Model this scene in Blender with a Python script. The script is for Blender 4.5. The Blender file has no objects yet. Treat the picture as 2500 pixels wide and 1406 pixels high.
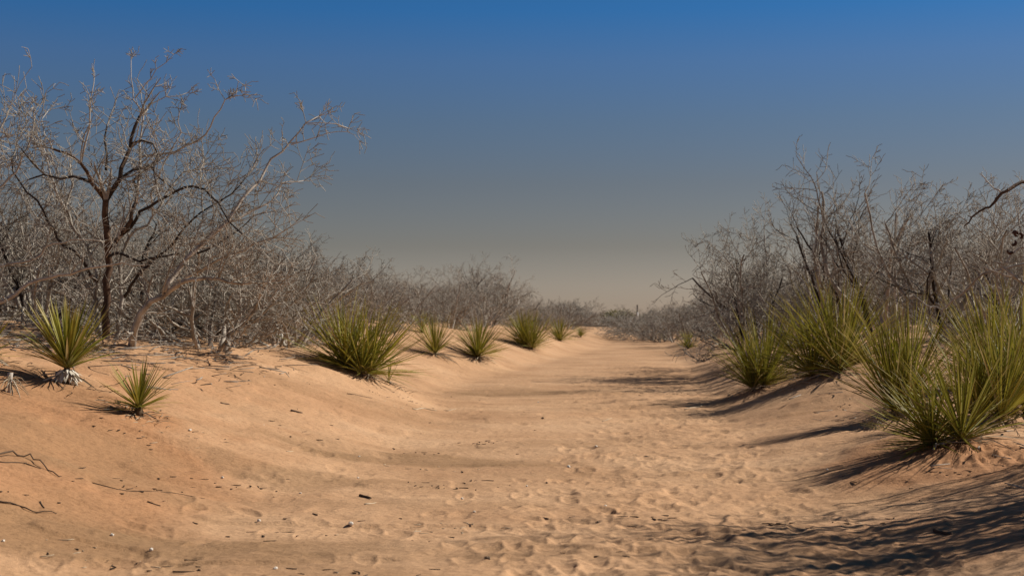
import bpy, math, random
import numpy as np
from mathutils import Vector, Matrix, Quaternion, noise as mnoise

# ------------------------------------------------------------------ camera, sky, sun, exposure
scene = bpy.context.scene
COL = scene.collection
CAM_H = 1.30
FPX = 3434.0            # focal length in pixels of the 2500 px wide photograph
HORIZON = 780.0
PITCH = math.atan((HORIZON - 703.0) / FPX)

cam_data = bpy.data.cameras.new("camera")
cam_data.sensor_width = 36.0
cam_data.lens = 36.0 * FPX / 2500.0
cam_data.clip_start = 0.1
cam_data.clip_end = 20000
cam_data.dof.use_dof = True
cam_data.dof.focus_distance = 12.0
cam_data.dof.aperture_fstop = 3.6
cam = bpy.data.objects.new("camera", cam_data)
cam.location = (0, 0, CAM_H)
cam.rotation_euler = (math.pi / 2 + PITCH, 0, 0)
COL.objects.link(cam)
scene.camera = cam

SUN_EL = math.radians(38)
SUN_AZ = math.radians(69)      # clockwise from +Y (straight ahead): the sun stands to the right
world = bpy.data.worlds.new("World")
scene.world = world
world.use_nodes = True
wn, wl = world.node_tree.nodes, world.node_tree.links
wn.clear()
w_out = wn.new("ShaderNodeOutputWorld")
w_bg = wn.new("ShaderNodeBackground")
w_bg.inputs["Strength"].default_value = 0.08
w_sky = wn.new("ShaderNodeTexSky")
w_sky.sky_type = 'NISHITA'
w_sky.sun_disc = False
w_sky.sun_elevation = SUN_EL
w_sky.sun_rotation = SUN_AZ
w_sky.altitude = 900
w_sky.air_density = 1.0
w_sky.dust_density = 1.0
w_sky.ozone_density = 1.5
# dusty, polarised desert air: the whole dome is deepened the same way all round, by elevation only; its unseen top is dimmed further to cut blue fill
w_tc = wn.new("ShaderNodeTexCoord")
w_sep = wn.new("ShaderNodeSeparateXYZ")
w_map = wn.new("ShaderNodeMapRange")
w_map.inputs["From Min"].default_value = 0.0
w_map.inputs["From Max"].default_value = 1.0
w_ramp = wn.new("ShaderNodeValToRGB")
SKY_RAMP = [(0.0, (0.632, 0.531, 0.543)), (0.023, (0.575, 0.478, 0.486)), (0.052, (0.434, 0.353, 0.336)), (0.096, (0.381, 0.342, 0.351)),
            (0.139, (0.330, 0.376, 0.449)), (0.181, (0.270, 0.414, 0.598)), (0.216, (0.145, 0.424, 0.710)), (0.30, (0.128, 0.359, 0.581)), (0.5, (0.120, 0.257, 0.368)), (1.0, (0.111, 0.188, 0.248))]
def fill_ramp(ramp, stops):
    els = ramp.color_ramp.elements
    while len(els) > 1:
        els.remove(els[-1])
    els[0].position = stops[0][0]
    els[0].color = (*stops[0][1], 1)
    for p, c in stops[1:]:
        e = els.new(p)
        e.color = (*c, 1)
fill_ramp(w_ramp, SKY_RAMP)
w_mul = wn.new("ShaderNodeMixRGB")
w_mul.blend_type = 'MULTIPLY'
w_mul.inputs["Fac"].default_value = 1.0
wl.new(w_tc.outputs["Generated"], w_sep.inputs[0])
wl.new(w_sep.outputs["Z"], w_map.inputs["Value"])
wl.new(w_map.outputs["Result"], w_ramp.inputs["Fac"])
wl.new(w_sky.outputs["Color"], w_mul.inputs["Color1"])
wl.new(w_ramp.outputs["Color"], w_mul.inputs["Color2"])
wl.new(w_mul.outputs["Color"], w_bg.inputs["Color"])
wl.new(w_bg.outputs["Background"], w_out.inputs["Surface"])

sun_data = bpy.data.lights.new("sun", 'SUN')
sun_data.energy = 5.0
sun_data.angle = math.radians(0.53)
sun_data.color = (1.0, 0.93, 0.82)
sun = bpy.data.objects.new("sun", sun_data)
SUN_DIR = Vector((math.sin(SUN_AZ) * math.cos(SUN_EL), math.cos(SUN_AZ) * math.cos(SUN_EL), math.sin(SUN_EL)))
sun.rotation_euler = SUN_DIR.to_track_quat('Z', 'Y').to_euler()
sun.location = (30, 0, 30)
COL.objects.link(sun)

vs = scene.view_settings
vs.view_transform = 'Standard'
vs.look = 'None'
vs.gamma = 1.0
vs.exposure = 0.25
vs.use_curve_mapping = False

# ------------------------------------------------------------------ helpers
def tag(o, label=None, cat=None, group=None, kind=None):
    if label: o["label"] = label
    if cat: o["category"] = cat
    if group: o["group"] = group
    if kind: o["kind"] = kind
    return o

def empty(name, loc, rz=0.0):
    o = bpy.data.objects.new(name, None)
    o.empty_display_size = 0.1
    o.location = loc
    o.rotation_euler = (0, 0, rz)
    COL.objects.link(o)
    return o

def obj(name, mesh, parent=None, loc=None):
    o = bpy.data.objects.new(name, mesh)
    COL.objects.link(o)
    if parent is not None: o.parent = parent
    if loc is not None: o.location = loc
    return o

def mesh_from(name, verts, faces, mat, smooth=True):
    me = bpy.data.meshes.new(name)
    me.from_pydata(verts, [], faces)
    if smooth:
        me.polygons.foreach_set("use_smooth", [True] * len(me.polygons))
    if mat: me.materials.append(mat)
    me.update()
    return me

class Tubes:
    def __init__(self):
        self.v, self.f = [], []
    def add(self, pts, radii, sides=4, cap=False):
        n = len(pts)
        v, f = self.v, self.f
        base = len(v)
        up = None
        for i in range(n):
            p = pts[i]
            d = pts[min(i + 1, n - 1)] - pts[max(i - 1, 0)]
            if d.length < 1e-7: d = Vector((0, 0, 1))
            d = d.normalized()
            if up is None:
                up = d.orthogonal().normalized()
            a = (up - d * up.dot(d))
            if a.length < 1e-5: a = d.orthogonal()
            a.normalize(); up = a
            b = d.cross(a)
            r = radii[i]
            for k in range(sides):
                t = 2 * math.pi * k / sides
                q = p + a * (r * math.cos(t)) + b * (r * math.sin(t))
                v.append((q.x, q.y, q.z))
        for i in range(n - 1):
            s = base + i * sides
            for k in range(sides):
                k2 = (k + 1) % sides
                f.append((s + k, s + k2, s + sides + k2, s + sides + k))
        if cap:
            e = base + (n - 1) * sides
            f.append(tuple(range(e, e + sides)))
            f.append(tuple(reversed(range(base, base + sides))))
    def mesh(self, name, mat):
        return mesh_from(name, self.v, self.f, mat)

# ------------------------------------------------------------------ terrain
def _hash(ix, iy, seed):
    h = (ix.astype(np.int64) * 374761393 + iy.astype(np.int64) * 668265263 + seed * 1442695041) & 0xFFFFFFFF
    h = ((h ^ (h >> 13)) * 1274126177) & 0xFFFFFFFF
    h = h ^ (h >> 16)
    return (h & 0xFFFFFF) / float(0xFFFFFF)

def vnoise(x, y, seed=0):
    x = np.asarray(x, dtype=np.float64); y = np.asarray(y, dtype=np.float64)
    ix = np.floor(x); iy = np.floor(y)
    fx = x - ix; fy = y - iy
    fx = fx * fx * fx * (fx * (fx * 6 - 15) + 10); fy = fy * fy * fy * (fy * (fy * 6 - 15) + 10)
    a = _hash(ix, iy, seed); b = _hash(ix + 1, iy, seed)
    c = _hash(ix, iy + 1, seed); d = _hash(ix + 1, iy + 1, seed)
    return (a + (b - a) * fx) * (1 - fy) + (c + (d - c) * fx) * fy - 0.5

_yy = np.linspace(-80, 400, 4801)
def _curve(pts, win):
    v = np.interp(_yy, [p[0] for p in pts], [p[1] for p in pts])
    k = np.hanning(win); k /= k.sum()
    vp = np.pad(v, win, mode='edge')
    return np.convolve(vp, k, mode='same')[win:-win]
LEFT_EDGE = _curve([(-80, -2.4), (4, -2.1), (7, -1.8), (10, -1.5), (13, -1.1), (16, -0.7), (18.5, -0.5), (21, -0.9), (24, -1.1),
                    (30, -0.5), (37, 0.5), (42, 1.2), (52, 2.6), (60, 3.8), (88, 6.6), (102, 10.5), (120, 22), (160, 50), (400, 220)], 31)
RIGHT_EDGE = _curve([(-80, 2.0), (7, 2.1), (10, 2.05), (13, 2.2), (20, 2.8), (37, 4.6), (60, 6.6), (82, 8.5), (96, 13.5), (114, 26), (160, 56), (400, 226)], 41)
RIGHT_AMP = _curve([(-80, 0.75), (12, 0.75), (20, 1.1), (40, 1.15), (400, 1.1)], 31)

MOUNDS = []
def H(x, y):
    x = np.asarray(x, dtype=np.float64); y = np.asarray(y, dtype=np.float64)
    le = np.interp(y, _yy, LEFT_EDGE); re = np.interp(y, _yy, RIGHT_EDGE); ra = np.interp(y, _yy, RIGHT_AMP)
    el = np.maximum(le - x, 0); el = np.sqrt(el * el + 0.16) - 0.4
    er = np.maximum(x - re, 0); er = np.sqrt(er * er + 0.16) - 0.4
    farlow = np.interp(y, [45, 90], [1.0, 0.55])
    lsc = np.interp(y, [8, 14, 20], [3.4, 2.95, 2.55])
    z = farlow * 1.29 * (1 - np.exp(-(el / lsc) ** 1.3)) + farlow * ra * (1 - np.exp(-er / 2.6))
    off = np.clip(np.maximum(el, er) / 1.5, 0, 1)
    far = 1.0 / (1.0 + (y / 120.0) ** 2)
    z = z + off * far * (0.30 * vnoise(x / 3.1, y / 3.1, 3) + 0.14 * vnoise(x / 1.3, y / 1.3, 4))
    z = z + far * (0.10 * vnoise(x / 2.6, y / 3.2, 5) + 0.03 * vnoise(x / 0.9, y / 0.9, 6))
    for mx, my, mr, mh in MOUNDS:      # sand caught round the plants
        q = ((x - mx) ** 2 + (y - my) ** 2) / (mr * mr)
        z = z + mh * np.exp(-q)
    # beyond the scrub the plain lies level
    t = np.clip((y - 150) / 250.0, 0, 1)
    z = z * (1 - t) + 0.6 * t
    return z

def hz(x, y):
    return float(H(np.array([x]), np.array([y]))[0])

_ts = np.concatenate([np.linspace(4, 40, 3600), np.linspace(40.05, 260, 4400)])
def ray(px, py):
    a = (px - 1250.0) / FPX
    b = (703.0 - py) / FPX
    cp, sp = math.cos(PITCH), math.sin(PITCH)
    return Vector((a, cp - b * sp, sp + b * cp))

def at(px, py, depth):
    """world point seen at pixel (px, py) of the photograph, `depth` metres ahead"""
    d = ray(px, py)
    t = depth / d.y
    return Vector((d.x * t, depth, CAM_H + d.z * t))

def hit(px, py):
    """where the sight line through a pixel meets the sand"""
    d = ray(px, py)
    t = _ts / d.y
    xs, ys, zs = d.x * t, d.y * t, CAM_H + d.z * t
    below = np.nonzero(zs < H(xs, ys))[0]
    i = below[0] if len(below) else len(t) - 1
    return Vector((xs[i], ys[i], hz(xs[i], ys[i])))

_m = []
for (px, py, mr, mh) in [(162, 938, .55, .10), (338, 1012, .4, .06), (850, 905, .8, .12), (1062, 866, .6, .08), (1165, 874, .7, .10), (1290, 848, .9, .12), (1850, 950, .7, .10),
                         (2040, 905, .9, .10), (2200, 1002, .6, .08), (2318, 1090, .55, .10), (2405, 1032, .6, .08)]:
    p = hit(px, py); _m.append((p.x, p.y, mr, mh))
MOUNDS = _m

# ------------------------------------------------------------------ materials
def new_mat(name):
    m = bpy.data.materials.new(name)
    m.use_nodes = True
    nt = m.node_tree
    nt.nodes.clear()
    out = nt.nodes.new("ShaderNodeOutputMaterial")
    bs = nt.nodes.new("ShaderNodeBsdfPrincipled")
    nt.links.new(bs.outputs[0], out.inputs[0])
    return m, nt, bs, out

def noise_node(nt, scale, detail=4, rough=0.55, coord="Object", vec=None):
    n = nt.nodes.new("ShaderNodeTexNoise")
    n.inputs["Scale"].default_value = scale
    n.inputs["Detail"].default_value = detail
    n.inputs["Roughness"].default_value = rough
    if vec is None:
        tc = nt.nodes.new("ShaderNodeTexCoord")
        nt.links.new(tc.outputs[coord], n.inputs["Vector"])
    else:
        nt.links.new(vec, n.inputs["Vector"])
    return n

def ramp_node(nt, src, stops):
    r = nt.nodes.new("ShaderNodeValToRGB")
    fill_ramp(r, stops)
    nt.links.new(src, r.inputs["Fac"])
    return r

def mix_node(nt, fac, a, b, blend='MIX'):
    m = nt.nodes.new("ShaderNodeMixRGB")
    m.blend_type = blend
    for sock, val in ((m.inputs["Fac"], fac), (m.inputs["Color1"], a), (m.inputs["Color2"], b)):
        if isinstance(val, bpy.types.NodeSocket): nt.links.new(val, sock)
        elif isinstance(val, (int, float)): sock.default_value = val
        else: sock.default_value = (*val, 1)
    return m

def sand_material():
    m, nt, bs, out = new_mat("sand")
    tc = nt.nodes.new("ShaderNodeTexCoord")
    v = tc.outputs["Object"]
    big = noise_node(nt, 0.45, 5, 0.6, vec=v)
    base = ramp_node(nt, big.outputs["Fac"], [(0.28, (0.39, 0.220, 0.116)), (0.50, (0.49, 0.292, 0.162)), (0.74, (0.565, 0.355, 0.208))])
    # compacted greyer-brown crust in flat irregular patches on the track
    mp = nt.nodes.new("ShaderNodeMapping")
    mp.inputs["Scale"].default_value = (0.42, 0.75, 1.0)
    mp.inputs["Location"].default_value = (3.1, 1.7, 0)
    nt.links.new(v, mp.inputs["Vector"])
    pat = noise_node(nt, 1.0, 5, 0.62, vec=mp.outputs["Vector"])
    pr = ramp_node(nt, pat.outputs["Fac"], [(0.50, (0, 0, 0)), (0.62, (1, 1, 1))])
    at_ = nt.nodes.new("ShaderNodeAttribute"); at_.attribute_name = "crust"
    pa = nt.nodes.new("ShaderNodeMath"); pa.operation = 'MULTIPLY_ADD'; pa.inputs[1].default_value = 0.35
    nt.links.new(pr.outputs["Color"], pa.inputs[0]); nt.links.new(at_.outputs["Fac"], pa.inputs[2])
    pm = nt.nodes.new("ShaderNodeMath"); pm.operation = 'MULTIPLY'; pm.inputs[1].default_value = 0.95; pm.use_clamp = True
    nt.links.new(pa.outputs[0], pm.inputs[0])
    rs_ = nt.nodes.new("ShaderNodeAttribute"); rs_.attribute_name = "redsoil_vignette"
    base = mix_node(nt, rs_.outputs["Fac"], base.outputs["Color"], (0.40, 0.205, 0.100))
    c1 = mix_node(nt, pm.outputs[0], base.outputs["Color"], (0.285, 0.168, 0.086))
    fine = noise_node(nt, 26, 6, 0.7, vec=v)
    fr = ramp_node(nt, fine.outputs["Fac"], [(0.30, (0.70, 0.67, 0.64)), (0.50, (1, 1, 1)), (0.72, (1.12, 1.10, 1.08))])
    c2 = mix_node(nt, 1.0, c1.outputs["Color"], fr.outputs["Color"], 'MULTIPLY')
    grit = noise_node(nt, 170, 3, 0.6, vec=v)
    gr = ramp_node(nt, grit.outputs["Fac"], [(0.26, (0.60, 0.55, 0.5)), (0.38, (1, 1, 1)), (0.66, (1, 1, 1)), (0.76, (1.35, 1.35, 1.35))])
    c3 = mix_node(nt, 0.8, c2.outputs["Color"], gr.outputs["Color"], 'MULTIPLY')
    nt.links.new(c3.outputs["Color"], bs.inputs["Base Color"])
    bs.inputs["Roughness"].default_value = 0.95
    bs.inputs["Specular IOR Level"].default_value = 0.15
    b1 = nt.nodes.new("ShaderNodeBump"); b1.inputs["Strength"].default_value = 0.8; b1.inputs["Distance"].default_value = 0.02
    n1 = noise_node(nt, 14, 7, 0.65, vec=v)
    nt.links.new(n1.outputs["Fac"], b1.inputs["Height"])
    b2 = nt.nodes.new("ShaderNodeBump"); b2.inputs["Strength"].default_value = 0.4; b2.inputs["Distance"].default_value = 0.004
    nt.links.new(grit.outputs["Fac"], b2.inputs["Height"])
    nt.links.new(b1.outputs["Normal"], b2.inputs["Normal"])
    nt.links.new(b2.outputs["Normal"], bs.inputs["Normal"])
    return m

def bark_material(name, dark, light, scale=9.0, random_mix=True):
    m, nt, bs, out = new_mat(name)
    tc = nt.nodes.new("ShaderNodeTexCoord")
    mp = nt.nodes.new("ShaderNodeMapping")
    mp.inputs["Scale"].default_value = (1, 1, 0.35)
    nt.links.new(tc.outputs["Object"], mp.inputs["Vector"])
    n = noise_node(nt, scale, 5, 0.65, vec=mp.outputs["Vector"])
    r = ramp_node(nt, n.outputs["Fac"], [(0.32, dark), (0.66, light)])
    nt.links.new(r.outputs["Color"], bs.inputs["Base Color"])
    bs.inputs["Roughness"].default_value = 0.85
    bs.inputs["Specular IOR Level"].default_value = 0.25
    n2 = noise_node(nt, scale * 7, 4, 0.6, vec=mp.outputs["Vector"])
    b = nt.nodes.new("ShaderNodeBump"); b.inputs["Strength"].default_value = 0.5; b.inputs["Distance"].default_value = 0.01
    nt.links.new(n2.outputs["Fac"], b.inputs["Height"])
    nt.links.new(b.outputs["Normal"], bs.inputs["Normal"])
    return m

def leaf_material(name, stops, tipcol, rough=0.5, transl=0.22, joined=False):
    m, nt, bs, out = new_mat(name)
    tc = nt.nodes.new("ShaderNodeTexCoord")
    if joined:
        at_ = nt.nodes.new("ShaderNodeAttribute"); at_.attribute_name = "leafrand"
        rnd = at_.outputs["Fac"]
        at2 = nt.nodes.new("ShaderNodeAttribute"); at2.attribute_name = "leaft"
        tpos = at2.outputs["Fac"]
    else:
        oi = nt.nodes.new("ShaderNodeObjectInfo")
        rnd = oi.outputs["Random"]
        sep = nt.nodes.new("ShaderNodeSeparateXYZ")
        nt.links.new(tc.outputs["Object"], sep.inputs[0])
        tpos = sep.outputs["Z"]
    r = ramp_node(nt, rnd, stops)
    tip = ramp_node(nt, tpos, [(0.0, (0.55, 0.55, 0.55)), (0.12, (0.1, 0.1, 0.1)), (0.72, (0, 0, 0)), (0.93, (0.45, 0.45, 0.45)), (1.0, (0.85, 0.85, 0.85))])
    c = mix_node(nt, tip.outputs["Color"], r.outputs["Color"], tipcol)
    st = noise_node(nt, 30, 3, 0.6, vec=tc.outputs["Object"])
    sr = ramp_node(nt, st.outputs["Fac"], [(0.3, (0.78, 0.78, 0.78)), (0.7, (1.15, 1.15, 1.15))])
    c2 = mix_node(nt, 1.0, c.outputs["Color"], sr.outputs["Color"], 'MULTIPLY')
    nt.links.new(c2.outputs["Color"], bs.inputs["Base Color"])
    bs.inputs["Roughness"].default_value = rough
    bs.inputs["Specular IOR Level"].default_value = 0.2
    if transl > 0:
        tr = nt.nodes.new("ShaderNodeBsdfTranslucent")
        nt.links.new(c2.outputs["Color"], tr.inputs["Color"])
        mx = nt.nodes.new("ShaderNodeMixShader")
        mx.inputs[0].default_value = transl
        nt.links.new(bs.outputs[0], mx.inputs[1]); nt.links.new(tr.outputs[0], mx.inputs[2])
        nt.links.new(mx.outputs[0], out.inputs[0])
    return m

def plain_material(name, col, rough=0.8, var=0.2, scale=12):
    m, nt, bs, out = new_mat(name)
    n = noise_node(nt, scale, 4, 0.6)
    lo = tuple(c * (1 - var) for c in col); hi = tuple(min(1, c * (1 + var)) for c in col)
    r = ramp_node(nt, n.outputs["Fac"], [(0.3, lo), (0.7, hi)])
    nt.links.new(r.outputs["Color"], bs.inputs["Base Color"])
    bs.inputs["Roughness"].default_value = rough
    bs.inputs["Specular IOR Level"].default_value = 0.25
    return m

M = {}
M["sand"] = sand_material()
M["bark"] = bark_material("mesquite_bark", (0.16, 0.135, 0.105), (0.50, 0.45, 0.385))
M["bark_dark"] = bark_material("mesquite_bark_near_black", (0.022, 0.016, 0.013), (0.066, 0.048, 0.038))  # near-black bark; on the tall tree's limbs it paints in their backlit shade
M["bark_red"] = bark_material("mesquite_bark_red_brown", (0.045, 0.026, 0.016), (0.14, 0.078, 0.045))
M["bark_pale"] = bark_material("mesquite_bark_bleached", (0.30, 0.26, 0.215), (0.56, 0.50, 0.43))
M["twig"] = bark_material("mesquite_twig", (0.145, 0.125, 0.100), (0.42, 0.375, 0.32), 5.0)
GREENS = [(0.0, (0.13, 0.135, 0.016)), (0.25, (0.20, 0.195, 0.022)), (0.55, (0.29, 0.27, 0.034)), (0.85, (0.38, 0.335, 0.06)), (0.94, (0.46, 0.36, 0.13)), (1.0, (0.50, 0.40, 0.19))]
M["leaf"] = leaf_material("yucca_leaf", GREENS, (0.42, 0.31, 0.14))
M["leaf_joined"] = leaf_material("yucca_leaf_mass", GREENS, (0.42, 0.31, 0.14), joined=True)
M["dead"] = leaf_material("yucca_dead_leaf", [(0.0, (0.25, 0.19, 0.12)), (0.5, (0.42, 0.33, 0.22)), (1.0, (0.58, 0.50, 0.38))], (0.50, 0.42, 0.30), rough=0.8, transl=0.1)
M["skirt"] = leaf_material("yucca_bleached_leaf_base", [(0.0, (0.40, 0.34, 0.26)), (0.5, (0.62, 0.56, 0.46)), (1.0, (0.72, 0.68, 0.60))], (0.40, 0.34, 0.26), rough=0.8, transl=0.0)
M["caudex"] = plain_material("yucca_stem", (0.10, 0.065, 0.035), 0.9, 0.35, 30)
M["stone"] = plain_material("pale_caliche_stone", (0.66, 0.60, 0.52), 0.85, 0.12, 40)
M["stone_brown"] = plain_material("brown_stone", (0.20, 0.14, 0.09), 0.85, 0.2, 40)
M["litter"] = plain_material("dry_litter", (0.10, 0.068, 0.045), 0.9, 0.4, 3)
M["litter_pale"] = plain_material("bleached_litter", (0.46, 0.37, 0.26), 0.9, 0.25, 3)
M["white"] = plain_material("white_painted_metal", (0.78, 0.77, 0.74), 0.5, 0.04, 2)
M["wall"] = plain_material("beige_siding", (0.42, 0.37, 0.31), 0.8, 0.08, 2)
M["glass"] = plain_material("dark_glass", (0.03, 0.035, 0.04), 0.1, 0.05, 2)
M["post"] = plain_material("weathered_post", (0.075, 0.055, 0.042), 0.9, 0.3, 20)
M["far_leaf"] = leaf_material("far_shrub_leaf", [(0.0, (0.10, 0.10, 0.03)), (0.6, (0.17, 0.16, 0.05)), (1.0, (0.26, 0.24, 0.09))], (0.2, 0.18, 0.07), joined=True)
M["pod"] = plain_material("dry_pod", (0.075, 0.034, 0.02), 0.6, 0.4, 60)

# ------------------------------------------------------------------ ground
CLOD_AT = (hit(2400, 1120).x, hit(2400, 1120).y)
def relief(X, Y):
    """small relief of the sand on top of the broad form: trampling, hummocks, wind-cut steps, clods"""
    X = np.asarray(X, dtype=np.float64); Y = np.asarray(Y, dtype=np.float64)
    Z = np.zeros_like(X)
    near = np.clip(1.2 - Y / 60.0, 0, 1)
    # wind-worked and trampled relief
    le = np.interp(Y, _yy, LEFT_EDGE); re = np.interp(Y, _yy, RIGHT_EDGE)
    track = np.clip((X - le + 0.6) / 1.2, 0, 1) * np.clip((re - X + 0.9) / 1.2, 0, 1)
    tramp = track * np.clip((X - (le + re) / 2 + 0.5) / 1.2, 0.12, 1)
    Z = Z + near * (0.016 * vnoise(X / 0.34, Y / 0.34, 11) + 0.007 * vnoise(X / 0.14, Y / 0.14, 12))
    Z = Z + near * tramp * (0.026 * vnoise(X / 0.21, Y / 0.24, 13) + 0.018 * vnoise(X / 0.095, Y / 0.11, 14) + 0.006 * vnoise(X / 0.045, Y / 0.05, 15))
    bank = 1 - track
    Z = Z + near * bank * (0.045 * vnoise(X / .62, Y / .5, 21) + 0.03 * np.abs(vnoise(X / .33, Y / .22, 22)))
    scar = vnoise(X / .8, Y / .35, 23)      # little wind-cut steps
    Z = Z + near * 0.016 * (np.clip((scar - .08) / .06, 0, 1) - .35)
    Z = Z + near * (1 - tramp) * 0.005 * vnoise(X / 0.07, Y / 0.07, 16)
    # clods on the bank under the right-hand yuccas
    cx, cy = CLOD_AT
    clod = np.exp(-(((X - cx) / 0.45) ** 2 + ((Y - cy) / 0.6) ** 2))
    Z = Z + clod * 0.10 * np.abs(vnoise(X / 0.11, Y / 0.11, 17) + 0.6 * vnoise(X / 0.05, Y / 0.05, 18))
    return Z

def hzd(x, y):
    return hz(x, y) + float(relief(np.array([x]), np.array([y]))[0])

def build_ground():
    rng = np.random.RandomState(5)
    rows = np.concatenate([np.linspace(-60, 2.0, 24, endpoint=False), np.linspace(2.0, 6.2, 50, endpoint=False)])
    # rows close together where the picture looks, ever wider towards the horizon
    u = np.linspace(0, 1, 640)
    inv = 1 / 6.2 + (1 / 160.0 - 1 / 6.2) * u
    lg = np.exp(np.log(6.2) + (np.log(160.0) - np.log(6.2)) * u)
    rows = np.concatenate([rows, 0.5 / inv + 0.5 * lg, np.geomspace(166, 9000, 34)])
    s_in = np.linspace(-0.43, 0.43, 800)
    s_out = 0.43 + np.geomspace(0.004, 30, 44)
    s = np.concatenate([-s_out[::-1], s_in, s_out])
    w = np.sqrt(np.maximum(rows, 0) ** 2 + 3.0 ** 2)
    X = w[:, None] * s[None, :]
    Y = np.repeat(rows[:, None], len(s), axis=1)
    Z = H(X, Y)
    Z += relief(X, Y)
    # footprints, each a pressed sole with a pushed-up rim
    n_prints = 1100
    pressed = np.zeros_like(Z)
    for i in range(n_prints):
        y = 6.4 + 34 * rng.rand() ** 1.6
        l = float(np.interp(y, _yy, LEFT_EDGE)); r = float(np.interp(y, _yy, RIGHT_EDGE))
        if rng.rand() < 0.78:
            x = l + (r - l) * (0.45 + 0.62 * rng.rand())
        else:
            x = l + (r - l) * (-0.25 + 0.9 * rng.rand())
        L = rng.uniform(0.10, 0.16); Wd = rng.uniform(0.045, 0.07)
        ang = rng.normal(0.05, 0.45); dep = rng.uniform(0.003, 0.011) if i % 5 else rng.uniform(0.009, 0.015)
        i0, i1 = np.searchsorted(rows, [y - 0.32, y + 0.32])
        if i1 - i0 < 2: continue
        wy = math.sqrt(y * y + 9)
        j0, j1 = np.searchsorted(s, [(x - 0.34) / wy, (x + 0.34) / wy])
        if j1 - j0 < 2: continue
        dx = X[i0:i1, j0:j1] - x; dy = Y[i0:i1, j0:j1] - y
        a = dx * math.cos(ang) + dy * math.sin(ang); b = -dx * math.sin(ang) + dy * math.cos(ang)
        wl_ = Wd * (1 + 0.25 * np.clip(b / L, -1, 1))
        q = np.sqrt((a / wl_) ** 2 + (b / L) ** 2)
        prof = -dep * np.clip(1.25 - q, 0, 1) ** 0.6 * (q < 1.25) + dep * 0.55 * np.exp(-((q - 1.4) / 0.28) ** 2)
        pressed[i0:i1, j0:j1] += prof
    Z += np.clip(pressed, -0.017, 0.012)      # prints that overlap wipe one another out
    nr, nc = X.shape
    me = bpy.data.meshes.new("sand_ground")
    me.vertices.add(nr * nc)
    co = np.stack([X, Y, Z], axis=-1).astype(np.float32)
    me.vertices.foreach_set("co", co.ravel())
    idx = np.arange(nr * nc).reshape(nr, nc)
    quads = np.stack([idx[:-1, :-1], idx[:-1, 1:], idx[1:, 1:], idx[1:, :-1]], axis=-1).reshape(-1, 4)
    me.loops.add(quads.size)
    me.loops.foreach_set("vertex_index", quads.ravel().astype(np.int32))
    me.polygons.add(len(quads))
    me.polygons.foreach_set("loop_start", np.arange(0, quads.size, 4, dtype=np.int32))
    me.polygons.foreach_set("use_smooth", np.ones(len(quads), dtype=bool))
    me.update(calc_edges=True)
    # wind-swept, compacted crust: where it lies on the track and at the lower left, where it also paints in edge darkening
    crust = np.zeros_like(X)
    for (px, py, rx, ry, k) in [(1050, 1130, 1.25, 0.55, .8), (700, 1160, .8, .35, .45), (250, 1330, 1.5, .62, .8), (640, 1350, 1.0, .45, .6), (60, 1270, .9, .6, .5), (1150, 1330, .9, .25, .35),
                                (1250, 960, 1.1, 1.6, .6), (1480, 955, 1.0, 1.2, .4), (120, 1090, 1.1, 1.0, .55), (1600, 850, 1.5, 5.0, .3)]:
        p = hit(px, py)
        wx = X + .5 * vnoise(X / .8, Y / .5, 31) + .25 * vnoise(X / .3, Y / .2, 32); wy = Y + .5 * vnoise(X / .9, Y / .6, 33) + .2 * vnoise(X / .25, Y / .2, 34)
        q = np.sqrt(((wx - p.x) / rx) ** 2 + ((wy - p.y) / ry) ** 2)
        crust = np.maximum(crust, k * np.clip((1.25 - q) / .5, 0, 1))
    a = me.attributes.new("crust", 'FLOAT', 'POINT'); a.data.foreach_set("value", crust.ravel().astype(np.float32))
    # redder soil on the left bank, darkened to paint in vignette falloff, and where the right bank has been scuffed
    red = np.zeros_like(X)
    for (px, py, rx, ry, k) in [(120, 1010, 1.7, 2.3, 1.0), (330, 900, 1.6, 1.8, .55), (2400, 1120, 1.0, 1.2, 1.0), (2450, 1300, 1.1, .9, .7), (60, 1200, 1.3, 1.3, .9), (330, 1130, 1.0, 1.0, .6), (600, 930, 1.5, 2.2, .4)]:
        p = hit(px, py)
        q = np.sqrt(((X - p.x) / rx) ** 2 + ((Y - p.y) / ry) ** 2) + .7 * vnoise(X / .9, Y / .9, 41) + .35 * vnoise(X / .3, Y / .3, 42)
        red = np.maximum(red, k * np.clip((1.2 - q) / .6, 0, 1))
    a = me.attributes.new("redsoil_vignette", 'FLOAT', 'POINT'); a.data.foreach_set("value", red.ravel().astype(np.float32))
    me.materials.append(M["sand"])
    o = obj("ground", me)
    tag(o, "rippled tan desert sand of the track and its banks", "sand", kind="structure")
    return o
build_ground()

# ------------------------------------------------------------------ mesquite
def perp_turn(d, ang, rng):
    ax = d.orthogonal().normalized()
    ax.rotate(Quaternion(d, rng.uniform(0, 2 * math.pi)))
    q = d.copy(); q.rotate(Quaternion(ax, ang))
    return q

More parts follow.
